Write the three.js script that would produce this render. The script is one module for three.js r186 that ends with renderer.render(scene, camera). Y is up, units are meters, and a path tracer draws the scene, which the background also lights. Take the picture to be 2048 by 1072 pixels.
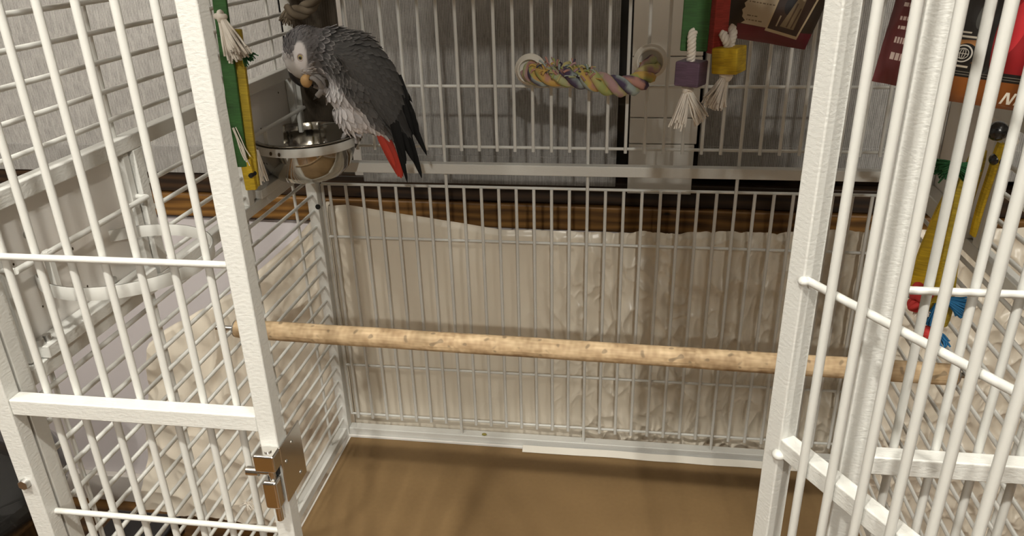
import * as THREE from 'three';
import { RoundedBoxGeometry } from 'three/addons/geometries/RoundedBoxGeometry.js';
import { mergeGeometries, mergeVertices } from 'three/addons/utils/BufferGeometryUtils.js';
import { ImprovedNoise } from 'three/addons/math/ImprovedNoise.js';
import { MarchingCubes } from 'three/addons/objects/MarchingCubes.js';

// ---------------------------------------------------------------- camera, light, exposure
const scene = new THREE.Scene();
scene.background = new THREE.Color(0x050505);
const FPX = 1532.6, YAW = 0.1529, PITCH = -0.4219, ROLL = -0.0271;
const camera = new THREE.PerspectiveCamera(2 * Math.atan(536 / FPX) * 180 / Math.PI, 2048 / 1072, 0.02, 20);
camera.position.set(0.0479, 0.5488, 1.0170);
camera.rotation.order = 'YXZ';
camera.rotation.set(PITCH, YAW, ROLL);
scene.add(camera);
camera.updateMatrixWorld();
const renderer = new THREE.WebGLRenderer({ antialias: true });
renderer.toneMapping = THREE.LinearToneMapping;
renderer.toneMappingExposure = 1.0;
renderer.shadowMap.enabled = true;

const LAMPS = [
  // x, y, z, intensity, radius, colour
  [0.62, 1.56, 1.26, 3.2, 0.032, 0xfdfaf1],
  [-0.25, 1.56, 1.255, 5.2, 0.026, 0xfdfaf1],
  [-1.10, 1.56, 1.26, 3.0, 0.085, 0xfdfaf1],  // added lamp with no visible source, brightens the open door stile
  [0.42, 1.50, 2.95, 7.4, 0.03, 0xfdfaf1],
];

// ---------------------------------------------------------------- helpers
const V = (x, y, z) => new THREE.Vector3(x, y, z);
let seed = 12345;
const rnd = () => { seed = (seed * 1664525 + 1013904223) >>> 0; return seed / 4294967296; };
const rr = (a, b) => a + (b - a) * rnd();
const noise = new ImprovedNoise();
const N = (x, y, z = 0.37) => noise.noise(x, y, z);
const fbm = (x, y, z = 0.37, o = 4) => { let s = 0, a = 0.5; for (let i = 0; i < o; i++) { s += a * N(x, y, z); x *= 2.03; y *= 2.03; z += 3.1; a *= 0.5; } return s; };
const used = {};
function numbered(n) { if (used[n] === undefined) { used[n] = 0; return n; } used[n]++; return n + '_' + String(used[n]).padStart(3, '0'); }
const lerp = (a, b, t) => a + (b - a) * t;
const smooth = (a, b, x) => { const t = Math.min(1, Math.max(0, (x - a) / (b - a))); return t * t * (3 - 2 * t); };
// the point that stands at depth z where the photograph shows pixel (px, py)
function at(px, py, z) {
  const d = V((px - 1024) / FPX, (536 - py) / FPX, -1).applyQuaternion(camera.quaternion);
  return camera.position.clone().addScaledVector(d, (z - camera.position.z) / d.z);
}
function uvBox(g, s = 1) {            // uv in metres, by the dominant normal
  if (g.index) g = g.toNonIndexed();
  const p = g.attributes.position, n = g.attributes.normal, uv = new Float32Array(p.count * 2);
  for (let i = 0; i < p.count; i += 3) {
    let nx = 0, ny = 0, nz = 0;
    for (let k = 0; k < 3; k++) { nx += n.getX(i + k); ny += n.getY(i + k); nz += n.getZ(i + k); }
    nx = Math.abs(nx); ny = Math.abs(ny); nz = Math.abs(nz);
    for (let k = 0; k < 3; k++) {
      const x = p.getX(i + k), y = p.getY(i + k), z = p.getZ(i + k);
      const [u, v] = nx >= ny && nx >= nz ? [z, y] : ny >= nz ? [x, z] : [x, y];
      uv[(i + k) * 2] = u * s; uv[(i + k) * 2 + 1] = v * s;
    }
  }
  g.setAttribute('uv', new THREE.BufferAttribute(uv, 2));
  return g;
}
function mesh(name, g, m, parent = scene) {
  const o = new THREE.Mesh(g, m);
  o.name = parent === scene ? numbered(name) : name;
  o.castShadow = o.receiveShadow = true;
  parent.add(o); return o;
}
function sub(name, g, m, parent) {     // part with a number when its thing already has one of that name
  const o = mesh(name, g, m, parent);
  const c = (parent.userData._c ||= {}); delete parent.userData._c;
  const k = parent.__names ||= {};
  if (k[name] === undefined) k[name] = 0; else { k[name]++; o.name = name + '_' + String(k[name]).padStart(3, '0'); }
  return o;
}
function thing(name, label, category, pos = V(0, 0, 0), group) {
  const o = new THREE.Group(); o.name = numbered(name); o.position.copy(pos); scene.add(o);
  return tag(o, label, category, group);
}
function tag(o, label, category, group, kind) {
  o.userData.label = label; o.userData.category = category;
  if (group) o.userData.group = group; if (kind) o.userData.kind = kind;
  return o;
}
function struct(name, g, m, parent = scene) { const o = mesh(name, g, m, parent); if (parent === scene) o.userData.kind = 'structure'; return o; }
const box = (w, h, d, r = 0.001) => uvBox(new RoundedBoxGeometry(w, h, d, 2, r));
const at3 = (g, x, y, z) => { g.translate(x, y, z); return g; };
const span = (x0, x1, y0, y1, z0, z1, r) => uvBox(at3(new RoundedBoxGeometry(x1 - x0, y1 - y0, z1 - z0, 2, r ?? 0.0012), (x0 + x1) / 2, (y0 + y1) / 2, (z0 + z1) / 2));
const barCache = {};
function bar(name, a, b, r, m, parent) {  // a round wire from a to b; wires of one thickness share one geometry
  const g = barCache[r] ||= new THREE.CylinderGeometry(r, r, 1, 10, 1);
  const o = sub(name, g, m, parent), d = b.clone().sub(a);
  o.position.copy(a).addScaledVector(d, 0.5); o.scale.y = d.length();
  o.quaternion.setFromUnitVectors(V(0, 1, 0), d.normalize());
  return o;
}
const tube = (pts, r, seg = 24, rad = 8, closed = false) => new THREE.TubeGeometry(new THREE.CatmullRomCurve3(pts, closed), seg, r, rad, closed);
const clean = (g) => { g = g.index ? g.toNonIndexed() : g; for (const k of Object.keys(g.attributes)) if (!['position', 'normal', 'uv'].includes(k)) g.deleteAttribute(k); return g; };
const join = (a) => mergeGeometries(a.map(clean));
const joinC = (a) => mergeGeometries(a.map(g => { g = g.index ? g.toNonIndexed() : g; for (const k of Object.keys(g.attributes)) if (!['position', 'normal', 'color'].includes(k)) g.deleteAttribute(k); return g; }));

// ---------------------------------------------------------------- textures and materials
function dataTex(w, h, f, { srgb = false, rep = [1, 1], wrap = true } = {}) {
  const d = new Uint8Array(w * h * 4);
  for (let y = 0; y < h; y++) for (let x = 0; x < w; x++) {
    const c = f(x / w, y / h, x, y), i = (y * w + x) * 4;
    for (let k = 0; k < 3; k++) d[i + k] = Math.max(0, Math.min(255, Math.round((typeof c === 'number' ? c : c[k]) * 255)));
    d[i + 3] = 255;
  }
  const t = new THREE.DataTexture(d, w, h); t.magFilter = THREE.LinearFilter; t.minFilter = THREE.LinearMipmapLinearFilter; t.generateMipmaps = true;
  if (wrap) t.wrapS = t.wrapT = THREE.RepeatWrapping;
  t.repeat.set(...rep); if (srgb) t.colorSpace = THREE.SRGBColorSpace; t.needsUpdate = true; return t;
}
const tileN = (u, v, f, z = 0.5) => { // noise that wraps on the unit square
  const a = u * f, b = v * f, s = smooth(0.75, 1, u), t = smooth(0.75, 1, v);
  return lerp(lerp(N(a, b, z), N(a - f, b, z), s), lerp(N(a, b - f, z), N(a - f, b - f, z), s), t);
};
const peel = dataTex(256, 256, (u, v) => 0.5 + 0.55 * tileN(u, v + 0.06 * tileN(u, v, 5, 9.1), 14, 2.2) + 0.25 * tileN(u, v, 40, 5.2), { rep: [22, 36] });
const M = {};
M.paint = new THREE.MeshPhysicalMaterial({ color: new THREE.Color(0.62, 0.615, 0.58), roughness: 0.38, bumpMap: peel, bumpScale: 0.0002, clearcoat: 0.25, clearcoatRoughness: 0.25 });
M.wire = new THREE.MeshPhysicalMaterial({ color: new THREE.Color(0.62, 0.615, 0.58), roughness: 0.36, clearcoat: 0.25, clearcoatRoughness: 0.25 });
M.plate = new THREE.MeshStandardMaterial({ color: new THREE.Color(0.74, 0.71, 0.67), roughness: 0.45 });
M.dirt = new THREE.MeshStandardMaterial({ color: new THREE.Color(0.06, 0.04, 0.02), roughness: 0.9 });
M.chrome = new THREE.MeshStandardMaterial({ color: new THREE.Color(0.72, 0.70, 0.67), metalness: 1, roughness: 0.16 });
M.steel = new THREE.MeshStandardMaterial({ color: new THREE.Color(0.40, 0.38, 0.34), metalness: 1, roughness: 0.09, side: THREE.DoubleSide });
M.zinc = new THREE.MeshStandardMaterial({ color: new THREE.Color(0.55, 0.54, 0.52), metalness: 1, roughness: 0.35 });
M.black = new THREE.MeshPhysicalMaterial({ color: new THREE.Color(0.006, 0.006, 0.006), roughness: 0.25, clearcoat: 0.6 });
M.hole = new THREE.MeshStandardMaterial({ color: new THREE.Color(0.01, 0.009, 0.008), roughness: 0.9 });
M.wall = new THREE.MeshStandardMaterial({ color: new THREE.Color(0.60, 0.555, 0.56), roughness: 0.85 });
M.room = new THREE.MeshStandardMaterial({ color: new THREE.Color(0.17, 0.155, 0.135), roughness: 0.9 });
M.ceil = new THREE.MeshStandardMaterial({ color: new THREE.Color(0.40, 0.38, 0.35), roughness: 0.9 });
M.white = new THREE.MeshStandardMaterial({ color: new THREE.Color(0.60, 0.56, 0.52), roughness: 0.6 });
M.card = new THREE.MeshStandardMaterial({ color: new THREE.Color(0.85, 0.82, 0.76), roughness: 0.6 });
M.glass = new THREE.MeshPhysicalMaterial({ color: new THREE.Color(0.012, 0.011, 0.010), roughness: 0.3, clearcoat: 0.3 });
function wood(c0, c1, c2, fx, fy, s, knots = []) {
  return dataTex(512, 512, (u, v) => {
    let w = 0.02 * tileN(u, v, 3, s);
    for (const [ku, kv, kr] of knots) { const d = Math.hypot((u - ku) * 3, v - kv); w += 0.05 * Math.exp(-d * d / (kr * kr)) * Math.sign(v - kv); }
    const g = 0.5 + 0.5 * Math.sin((v + w) * fy * 6.283 + 3 * tileN(u, v, fx, s + 1)), f = tileN(u * 1, v, 8, s + 2) * 0.6 + 0.5 * N(u * 8, v * 170, s);
    let t = Math.min(1, Math.max(0, 0.5 * g + 0.45 * f + 0.2));
    let c = [0, 1, 2].map(k => t < 0.5 ? lerp(c0[k], c1[k], t * 2) : lerp(c1[k], c2[k], t * 2 - 1));
    for (const [ku, kv, kr] of knots) { const d = Math.hypot((u - ku) * 3, v - kv) / kr; const e = Math.exp(-d * d * 3); c = c.map((q, k) => lerp(q, c0[k] * 0.25, e)); }
    return c;
  }, { srgb: true });
}
const rep = (t, a, b) => { const q = t.clone(); q.repeat.set(a, b); q.needsUpdate = true; return q; };
const sillTex = wood([0.26, 0.17, 0.07], [0.45, 0.31, 0.14], [0.60, 0.44, 0.22], 5, 5, 3.3, [[0.2, 0.4, 0.05], [0.7, 0.65, 0.06]]);
const darkTex = wood([0.11, 0.07, 0.04], [0.19, 0.125, 0.065], [0.30, 0.205, 0.11], 5, 5, 8.3, [[0.45, 0.6, 0.04]]);
M.sill = new THREE.MeshStandardMaterial({ map: rep(sillTex, 1.6, 12), roughness: 0.5 });
M.sillDark = new THREE.MeshStandardMaterial({ map: rep(darkTex, 1.3, 12), roughness: 0.55 });
M.darkPost = new THREE.MeshStandardMaterial({ color: new THREE.Color(0.045, 0.035, 0.024), roughness: 0.5 });
M.floorWood = new THREE.MeshStandardMaterial({ map: rep(sillTex, 1.2, 5), roughness: 0.4 });
const perchTex = dataTex(512, 256, (u, v) => {
  const f = 0.5 + 0.9 * tileN(u, v, 6, 1.7) * 0.5 + 0.5 * N(u * 60, v * 9, 4.4) * 0.6 + 0.25 * N(u * 18, v * 30, 7.4);
  let c = [0, 1, 2].map(k => lerp([0.60, 0.49, 0.36][k], [0.87, 0.77, 0.62][k], Math.min(1, Math.max(0, f))));
  const w = smooth(0.34, 0.5, N(u * 26, v * 8, 9.9)); c = c.map((q) => q * (1 - 0.22 * w));
  return c;
}, { srgb: true });
M.perch = new THREE.MeshStandardMaterial({ map: perchTex, roughness: 0.7, bumpMap: perchTex, bumpScale: 0.0006 });
const weave = dataTex(256, 256, (u, v, x, y) => 0.66 + 0.17 * Math.sin(u * 6.283 * 30) + 0.06 * Math.sin(v * 6.283 * 36) + 0.22 * N(u * 60, v * 4, 3.3) + 0.08 * N(u * 30, v * 50, 5.3) + 0.06 * tileN(u, v, 6, 1.3), { rep: [12, 12] });
M.shade = new THREE.MeshStandardMaterial({ color: new THREE.Color(0.44, 0.42, 0.395), map: weave, roughness: 0.9, bumpMap: weave, bumpScale: 0.0006 });
const kraftTex = dataTex(256, 256, (u, v) => { const t = 0.5 + 0.5 * tileN(u, v, 5, 2.1) + 0.2 * tileN(u, v, 60, 6.1); return [0.475 + 0.05 * t, 0.375 + 0.045 * t, 0.24 + 0.035 * t]; }, { srgb: true, rep: [3, 3] });
M.kraft = new THREE.MeshStandardMaterial({ map: kraftTex, roughness: 0.72, side: THREE.DoubleSide });
M.paper = new THREE.MeshStandardMaterial({ color: new THREE.Color(0.72, 0.68, 0.6), roughness: 0.7, side: THREE.DoubleSide });
M.plastic = new THREE.MeshPhysicalMaterial({ color: new THREE.Color(0.70, 0.635, 0.53), roughness: 0.30, specularIntensity: 1.0, side: THREE.DoubleSide });
M.cotton = new THREE.MeshStandardMaterial({ color: new THREE.Color(0.72, 0.66, 0.58), roughness: 0.95 });
M.cap = new THREE.MeshPhysicalMaterial({ color: new THREE.Color(0.78, 0.73, 0.64), roughness: 0.4 });
M.vc = new THREE.MeshStandardMaterial({ vertexColors: true, roughness: 0.9, side: THREE.DoubleSide });
M.plume = new THREE.MeshPhysicalMaterial({ vertexColors: true, roughness: 0.8, specularIntensity: 0.35, side: THREE.DoubleSide });
const dyeTex = dataTex(128, 128, (u, v) => 0.78 + 0.3 * N(u * 5, v * 60, 2.2) + 0.25 * tileN(u, v, 5, 7.7), { rep: [14, 14] });
const dyed = (r, g, b) => new THREE.MeshStandardMaterial({ color: new THREE.Color(r, g, b), map: dyeTex, roughness: 0.65 });
M.green = dyed(0.035, 0.13, 0.025); M.red = dyed(0.52, 0.06, 0.045); M.purple = dyed(0.13, 0.075, 0.12); M.yellow = dyed(0.66, 0.44, 0.015); M.mustard = dyed(0.56, 0.40, 0.03);
M.blue = new THREE.MeshStandardMaterial({ color: new THREE.Color(0.02, 0.15, 0.33), roughness: 0.9 });
M.scarlet = new THREE.MeshStandardMaterial({ color: new THREE.Color(0.5, 0.035, 0.03), roughness: 0.8 });
M.leaf = new THREE.MeshStandardMaterial({ color: new THREE.Color(0.03, 0.14, 0.05), roughness: 0.9 });

// ---------------------------------------------------------------- the room
const FLOOR = -0.66, CEIL = 1.74, XW = 2.2, ZB = 4.2, WZ = -0.25;
struct('floor', span(-XW - 0.1, XW + 0.1, FLOOR - 0.1, FLOOR, -0.5, ZB + 0.1), M.floorWood);
struct('ceiling', span(-XW - 0.1, XW + 0.1, CEIL, CEIL + 0.1, -0.5, ZB + 0.1), M.ceil);
struct('wall_left', span(-XW - 0.1, -XW, FLOOR, CEIL, -0.4, ZB), M.room);
struct('wall_right', span(XW, XW + 0.1, FLOOR, CEIL, -0.4, ZB), M.room);
struct('wall_front', span(-XW, XW, FLOOR, CEIL, ZB, ZB + 0.1), M.room);
struct('wall_back', span(-XW, XW, FLOOR, CEIL, -0.42, -0.33), M.white);
struct('wall_below_window', span(-XW, XW, FLOOR, 0.05, -0.33, WZ - 0.012), M.wall);
struct('baseboard_back', span(-XW, XW, FLOOR, -0.585, WZ - 0.012, WZ + 0.004, 0.003), M.white);
// the window over the sill: dark night glass, a dark stained post, and pale trim
const win = struct('window_1', span(-XW, XW, 0.13, CEIL, -0.33, -0.315), M.glass);
sub('window_post', span(-0.527, -0.432, 0.12, 1.6, -0.315, -0.268, 0.003), M.darkPost, win);
sub('window_trim', span(-0.432, -0.415, 0.12, 1.6, -0.315, -0.262, 0.002), M.white, win);
// the sill: a dark upper board and a golden lower board, running very slightly downhill to the right
const sill = new THREE.Group(); sill.name = 'trim_1'; sill.userData.kind = 'structure'; sill.position.set(0, 0.1375, 0); sill.rotation.z = -0.0088; scene.add(sill);
sub('board', span(-XW + 0.02, XW - 0.02, -0.040, 0, -0.315, WZ - 0.006, 0.002), M.sillDark, sill);
sub('board', span(-XW + 0.02, XW - 0.02, -0.088, -0.042, -0.315, WZ, 0.004), M.sill, sill);
// the white column between the shades, of stacked panels
const column = new THREE.Group(); column.name = 'trim_2'; column.userData.kind = 'structure'; scene.add(column);
{
  const ys = [0.123, 0.2105, 0.2540, 0.3520, 0.45, 0.548, 0.646, 0.744, 0.842, 0.94];
  for (let i = 0; i + 1 < ys.length; i++) sub('panel', span(0.056, 0.1655 + (i ? 0 : -0.003), ys[i] + 0.0007, ys[i + 1] - 0.0007, -0.285, -0.244 + 0.0006 * (i % 2), 0.0015), M.card, column);
}
function shade(label, x0, x1, y0, z, litTone = 1) {
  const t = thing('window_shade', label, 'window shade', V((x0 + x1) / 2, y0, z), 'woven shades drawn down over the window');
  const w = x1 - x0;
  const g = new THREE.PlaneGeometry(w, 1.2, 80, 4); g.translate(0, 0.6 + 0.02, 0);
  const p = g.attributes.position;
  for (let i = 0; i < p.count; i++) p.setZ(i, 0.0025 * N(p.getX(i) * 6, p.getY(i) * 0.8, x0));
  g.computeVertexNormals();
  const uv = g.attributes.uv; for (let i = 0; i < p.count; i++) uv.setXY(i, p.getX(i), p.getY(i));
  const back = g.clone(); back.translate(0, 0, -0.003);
  sub('fabric', join([g, back]), new THREE.MeshStandardMaterial({ color: M.shade.color.clone().multiplyScalar(litTone), map: weave, roughness: 0.9, bumpMap: weave, bumpScale: 0.0006, side: THREE.DoubleSide }), t);
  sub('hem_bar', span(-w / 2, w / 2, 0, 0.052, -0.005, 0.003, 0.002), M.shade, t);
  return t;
}
shade('woven shade with brighter light put into its fabric colour, seen through the side bars at the left of the cage', -1.6, -0.53, 0.142, -0.255, 1.22);  // same cloth as the other shades, stronger light put into its colour
shade('grey woven shade behind the parrot and the rope perch', -0.414, 0.036, 0.131, -0.258);
shade('grey woven shade behind the hanging blocks and treat packs, its hem a little higher', 0.171, 1.15, 0.153, -0.258);

// ---------------------------------------------------------------- lamps (all behind or above the camera)
LAMPS.forEach(([x, y, z, I, r, c], i) => {
  const t = thing('ceiling_light', ['warm globe lamp on the ceiling in front of the cage on the right', 'warm globe lamp on the ceiling in front of the cage on the left', 'unseen globe lamp added at the far left to brighten the open door', 'warm globe lamp on the ceiling far behind the viewer'][i], 'ceiling light', V(x, y, z));
  const g = sub('globe', new THREE.SphereGeometry(r, 24, 16), new THREE.MeshStandardMaterial({ color: 0xffffff, emissive: c, emissiveIntensity: 3 }), t);
  g.castShadow = false;
  sub('stem', at3(new THREE.CylinderGeometry(0.012, 0.016, CEIL - y - r, 16), 0, (CEIL - y + r) / 2, 0), M.zinc, t);
  sub('canopy', at3(new THREE.CylinderGeometry(0.06, 0.05, 0.02, 24), 0, CEIL - y - 0.0101, 0), M.zinc, t);
  const l = new THREE.PointLight(c, I, 0, 2); l.position.set(x, y, z); l.castShadow = true; l.shadow.radius = r / 0.02; l.shadow.mapSize.set(2048, 2048); scene.add(l);
});

// ---------------------------------------------------------------- the cage
const S = 0.025, D = 0.5934, T = 0.0136, TOP = 0.68, BOT = -0.2255, WIRE = 0.0023, ROD = 0.0021;
const cage = thing('bird_cage', 'large white powder-coated wire bird cage with its front door swung open', 'bird cage', V(0, 0, 0));
const P = (n, g, m = M.paint) => sub(n, g, m, cage);
// posts
for (const s of [-1, 1]) {
  P('corner_post', span(s * 0.4 - 0.008, s * 0.4 + 0.008, FLOOR + 0.03, TOP, -0.008, 0.008));
  P('corner_post', span(s * 0.4 - 0.0075, s * 0.4 + 0.0075, FLOOR + 0.03, TOP, D - 0.003, D + 0.010));
  P('side_stile', span(s * 0.4 - 0.0065, s * 0.4 + 0.0065, BOT, TOP, D - 0.020, D - 0.0055));
  // sides: rails, horizontal wires and ties
  const xo = s * 0.4015;
  for (const [y0, y1] of [[0.3692, 0.3832], [0.2325, 0.246], [BOT - 0.002, BOT + 0.011], [TOP - 0.014, TOP]])
    P('side_rail', span(xo - 0.0066, xo + 0.0066, y0, y1, 0.008, D - 0.0195));
  for (let y = 0.4; y < TOP - 0.02; y += 0.0245) bar('bar', V(s * 0.4, y, 0.004), V(s * 0.4, y, D - 0.008), WIRE, M.wire, cage);
  for (let y = 0.2195; y > BOT + 0.014; y -= 0.0245) bar('bar', V(s * 0.4, y, 0.004), V(s * 0.4, y, D - 0.008), WIRE, M.wire, cage);
  for (const y of [0.3340, 0.3080, 0.2820, 0.2575]) {
    if (s < 0) bar('bar', V(s * 0.4, y, 0.197), V(s * 0.4, y, 0.385), WIRE, M.wire, cage);
    else { bar('bar', V(s * 0.4, y, 0.266), V(s * 0.4, y, D - 0.008), WIRE, M.wire, cage); bar('bar', V(s * 0.4, y, 0.004), V(s * 0.4, y, 0.072), WIRE, M.wire, cage); }
  }
  for (const z of [0.056, 0.195, 0.40, 0.545]) {
    bar('tie_wire', V(s * 0.4045, 0.383, z), V(s * 0.4045, TOP - 0.014, z), ROD, M.wire, cage);
    bar('tie_wire', V(s * 0.4045, BOT + 0.01, z), V(s * 0.4045, 0.2325, z), ROD, M.wire, cage);
  }
  // feeder hatches with a frame and a plate; those on the left have a hook wire and a band that holds a bowl
  for (const [z0, z1] of s < 0 ? [[0.012, 0.186], [0.392, 0.568]] : [[0.086, 0.2525]]) {
    P('hatch_post', span(xo - 0.0066, xo + 0.0066, 0.246, 0.3692, z0 < 0.1 ? z1 : z0 - 0.0135, z0 < 0.1 ? z1 + 0.0135 : z0));
    const hatch = sub('feeder_hatch', span(s * 0.4105 - 0.001, s * 0.4105 + 0.001, 0.2475, 0.3677, z0 + 0.001, z1 - 0.001, 0.0006), M.plate, cage);
    sub('hatch_frame', join([
      span(s * 0.404 - 0.005, s * 0.404 + 0.005, 0.2475, 0.3677, z1 - 0.013, z1 - 0.002),
      span(s * 0.404 - 0.005, s * 0.404 + 0.005, 0.2475, 0.3677, z0 + 0.002, z0 + 0.011),
      span(Math.min(s * 0.409, s * 0.391), Math.max(s * 0.409, s * 0.391), 0.2465, 0.2575, z0 + 0.011, z1 - 0.013)]), M.paint, hatch);
    if (s > 0) { P('hatch_post', span(xo - 0.0066, xo + 0.0066, 0.246, 0.3692, z0 - 0.0135, z0)); continue; }
    bar('hook_wire', V(s * 0.389, 0.326, z0 + 0.004), V(s * 0.389, 0.326, z1 - 0.004), 0.0026, M.wire, hatch);
    for (const z of [z0 + 0.004, z1 - 0.004]) bar('hook_wire_end', V(s * 0.389, 0.326, z), V(s * 0.402, 0.326, z), 0.0026, M.wire, hatch);
    // band
    const zc = (z0 + z1) / 2 - (z0 < 0.1 ? 0.011 : 0.002), R = 0.0665, pts = [];
    const prof = [[R, -0.0056], [R + 0.002, -0.0056], [R + 0.002, 0.0050], [R, 0.0050], [R, -0.0056]].map(q => new THREE.Vector2(...q));
    const g = new THREE.LatheGeometry(prof, 72); g.translate(s * 0.3615, 0.300, zc);
    const lug = [-1, 1].map(k => span(Math.min(s * 0.392, s * 0.387), Math.max(s * 0.392, s * 0.387), 0.296, 0.3285, zc + k * 0.052 - 0.003, zc + k * 0.052 + 0.003, 0.0008));
    sub('bowl_band', join([uvBox(g), ...lug]), M.wire, hatch);
    // screws and specks on the plate
    for (const [yy, zz] of [[0.338, z1 - 0.045], [0.322, z1 - 0.048], [0.262, z0 + 0.05]]) {
      const q = new THREE.CylinderGeometry(0.003, 0.003, 0.0022, 12); q.rotateZ(Math.PI / 2); q.translate(s * 0.4085, yy, zz); sub('screw', q, M.zinc, hatch);
    }
    if (s < 0 && z0 > 0.2) for (const [yy, zz] of [[0.259, 0.553], [0.259, 0.545]]) { const q = new THREE.CylinderGeometry(0.003, 0.0034, 0.005, 10); q.translate(-0.398, yy + 0.001, zz); sub('screw', q, M.zinc, hatch); }
    if (s < 0) { const k = []; for (let i = 0; i < 6; i++) { const q = new THREE.SphereGeometry(rr(0.0007, 0.0014), 6, 5); q.scale(0.35, 1.3, 1); q.translate(-0.4093, rr(0.27, 0.36), rr(z0 + 0.02, z1 - 0.02)); k.push(q); } const q = sub('dried_specks', join(k), M.dirt, hatch); q.userData.kind = 'stuff'; }
  }
}
// back: rails, rods, wires
P('back_rail', span(-0.392, 0.392, 0.2325, 0.2470, -0.0015, 0.0120));
P('back_rail', span(-0.392, 0.392, BOT - 0.004, BOT + 0.0105, -0.010, 0.006));
P('back_rail', span(-0.392, 0.392, TOP - 0.014, TOP, -0.0065, 0.0065));
for (const y of [0.2092, 0.1263, -0.0976, -0.1925, 0.2676, 0.3512, 0.60]) bar('rod', V(-0.388, y, -0.0043), V(0.388, y, -0.0043), ROD, M.wire, cage);
for (let i = -15; i <= 15; i++) {
  if (i % 8 === 0) bar('bar', V(i * S, BOT + 0.01, 0), V(i * S, TOP - 0.01, 0), WIRE, M.wire, cage);
  else { bar('bar', V(i * S, -0.197, 0), V(i * S, 0.2092, 0), WIRE, M.wire, cage); bar('bar', V(i * S, 0.263, 0), V(i * S, TOP - 0.01, 0), WIRE, M.wire, cage); }
}
for (const x of [-0.3875, 0.3875]) { bar('bar', V(x, -0.1925, -0.004), V(x, 0.2092, -0.004), WIRE, M.wire, cage); bar('bar', V(x, 0.2676, -0.004), V(x, TOP - 0.01, -0.004), WIRE, M.wire, cage); }
{ const q = new THREE.CylinderGeometry(0.0036, 0.0036, 0.003, 16); q.rotateX(Math.PI / 2); q.rotateY(0.5); q.translate(-0.3925, 0.178, 0.0088); P('post_hole', q, M.hole); }
// front: outer panels left and right of the door opening
for (const s of [-1, 1]) {
  const xi = s < 0 ? -0.2 : 0.190;
  P('front_stile', span(xi, xi + T, BOT, TOP, D - 0.003, D + 0.010));
  const x0 = s < 0 ? -0.3925 : xi + T, x1 = s < 0 ? xi : 0.3925;
  P('front_rail', span(x0, x1, 0.2262, 0.2397, D - 0.003, D + 0.009));
  P('front_rail', span(x0, x1, BOT, BOT + 0.0135, D - 0.003, D + 0.009));
  for (const y of [0.3515, 0.1285, 0.0, 0.56]) bar('rod', V(x0 - 0.001, y, D + 0.0003), V(x1 + 0.001, y, D + 0.0003), 0.0024, M.wire, cage);
  for (let k = -1; k <= 5; k++) { const x = s < 0 ? -0.346 + S * k : 0.350 - S * k; bar('bar', V(x, BOT + 0.002, D - 0.0052), V(x, TOP - 0.004, D - 0.0052), 0.0027, M.wire, cage); }
}
P('front_rail', span(-0.4, 0.4, TOP - 0.014, TOP, D - 0.003, D + 0.010));
P('front_rail', span(-0.186, 0.19, BOT - 0.002, BOT + 0.0115, D - 0.003, D + 0.010));
{ const q = new THREE.CylinderGeometry(0.0042, 0.0046, 0.004, 6); q.rotateX(Math.PI / 2); q.translate(-0.4005, 0.1640, D + 0.012); P('post_bolt', q, M.zinc); }
P('roof_panel', span(-0.4, 0.4, TOP, TOP + 0.006, -0.006, D + 0.008), M.plate);
P('tray', join([span(-0.3925, 0.3925, BOT - 0.012, BOT - 0.006, 0.007, D - 0.021), span(-0.3925, 0.3925, BOT - 0.007, BOT - 0.001, 0.0066, 0.0105, 0.001)]), M.plate);
// the door: hinged at the right, swung out past square
const door = sub('door', new THREE.BufferGeometry(), M.paint, cage);
{
  const d = V(0.515, 0, 0.857).normalize(), n = V(-0.857, 0, 0.515).normalize(), C = V(0.155, 0, 0.590);
  // door frame in its own axes: u along the door, v up, w towards the inner face
  const Mx = new THREE.Matrix4().makeBasis(d, V(0, 1, 0), n.clone().negate().cross(V(0, 0, 0)).add(d.clone().cross(V(0, 1, 0)))).setPosition(C);
  // d x up points to -n or n; find the sign once
  const w = d.clone().cross(V(0, 1, 0)).dot(n) > 0 ? 1 : -1;
  const put = (g) => { g.applyMatrix4(Mx); return g; };
  const L = 0.352;
  const ds = (u0, u1, y0, y1, a, b) => span(u0, u1, y0, y1, Math.min(w * a, w * b), Math.max(w * a, w * b));
  const pieces = [ds(-T, 0, BOT, TOP - 0.02, -T, 0), ds(L, L + T, BOT, TOP - 0.02, -T, 0), ds(0, L, TOP - 0.0336, TOP - 0.02, -T, 0), ds(0, L, BOT, BOT + T, -T, 0)].map(put);
  door.geometry = join(pieces);
  sub('door_rail', put(ds(-0.0005, L + 0.0005, 0.2262, 0.2397, -0.0115, -0.0005)), M.paint, door);
  const q = (u, y, off) => C.clone().addScaledVector(d, u).addScaledVector(n, off).setY(y);
  for (const y of [0.3530, 0.1285, 0.0, 0.56]) bar('door_rod', q(-0.001, y, -0.0030), q(L, y, -0.0030), 0.0025, M.wire, door);
  for (let k = 1; k <= 15; k++) bar('door_bar', q(0.0015 + 0.0222 * k, BOT + 0.004, 0.0022), q(0.0015 + 0.0222 * k, TOP - 0.024, 0.0022), 0.0027, M.wire, door);
  for (const [y, r] of [[0.353, 0.0036], [0.2275, 0.0045]]) { const s = new THREE.SphereGeometry(r, 12, 8); s.scale(1, 0.8, 1); const c = q(0.0, y, -0.0005); s.translate(c.x, c.y, c.z); sub('weld', s, M.wire, door); }
  // hinge leaves above and below the picture
  for (const y of [-0.15, 0.58]) sub('hinge', span(0.158, 0.192, y, y + 0.05, D - 0.012, D - 0.009, 0.0006), M.zinc, door);
}
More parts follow.
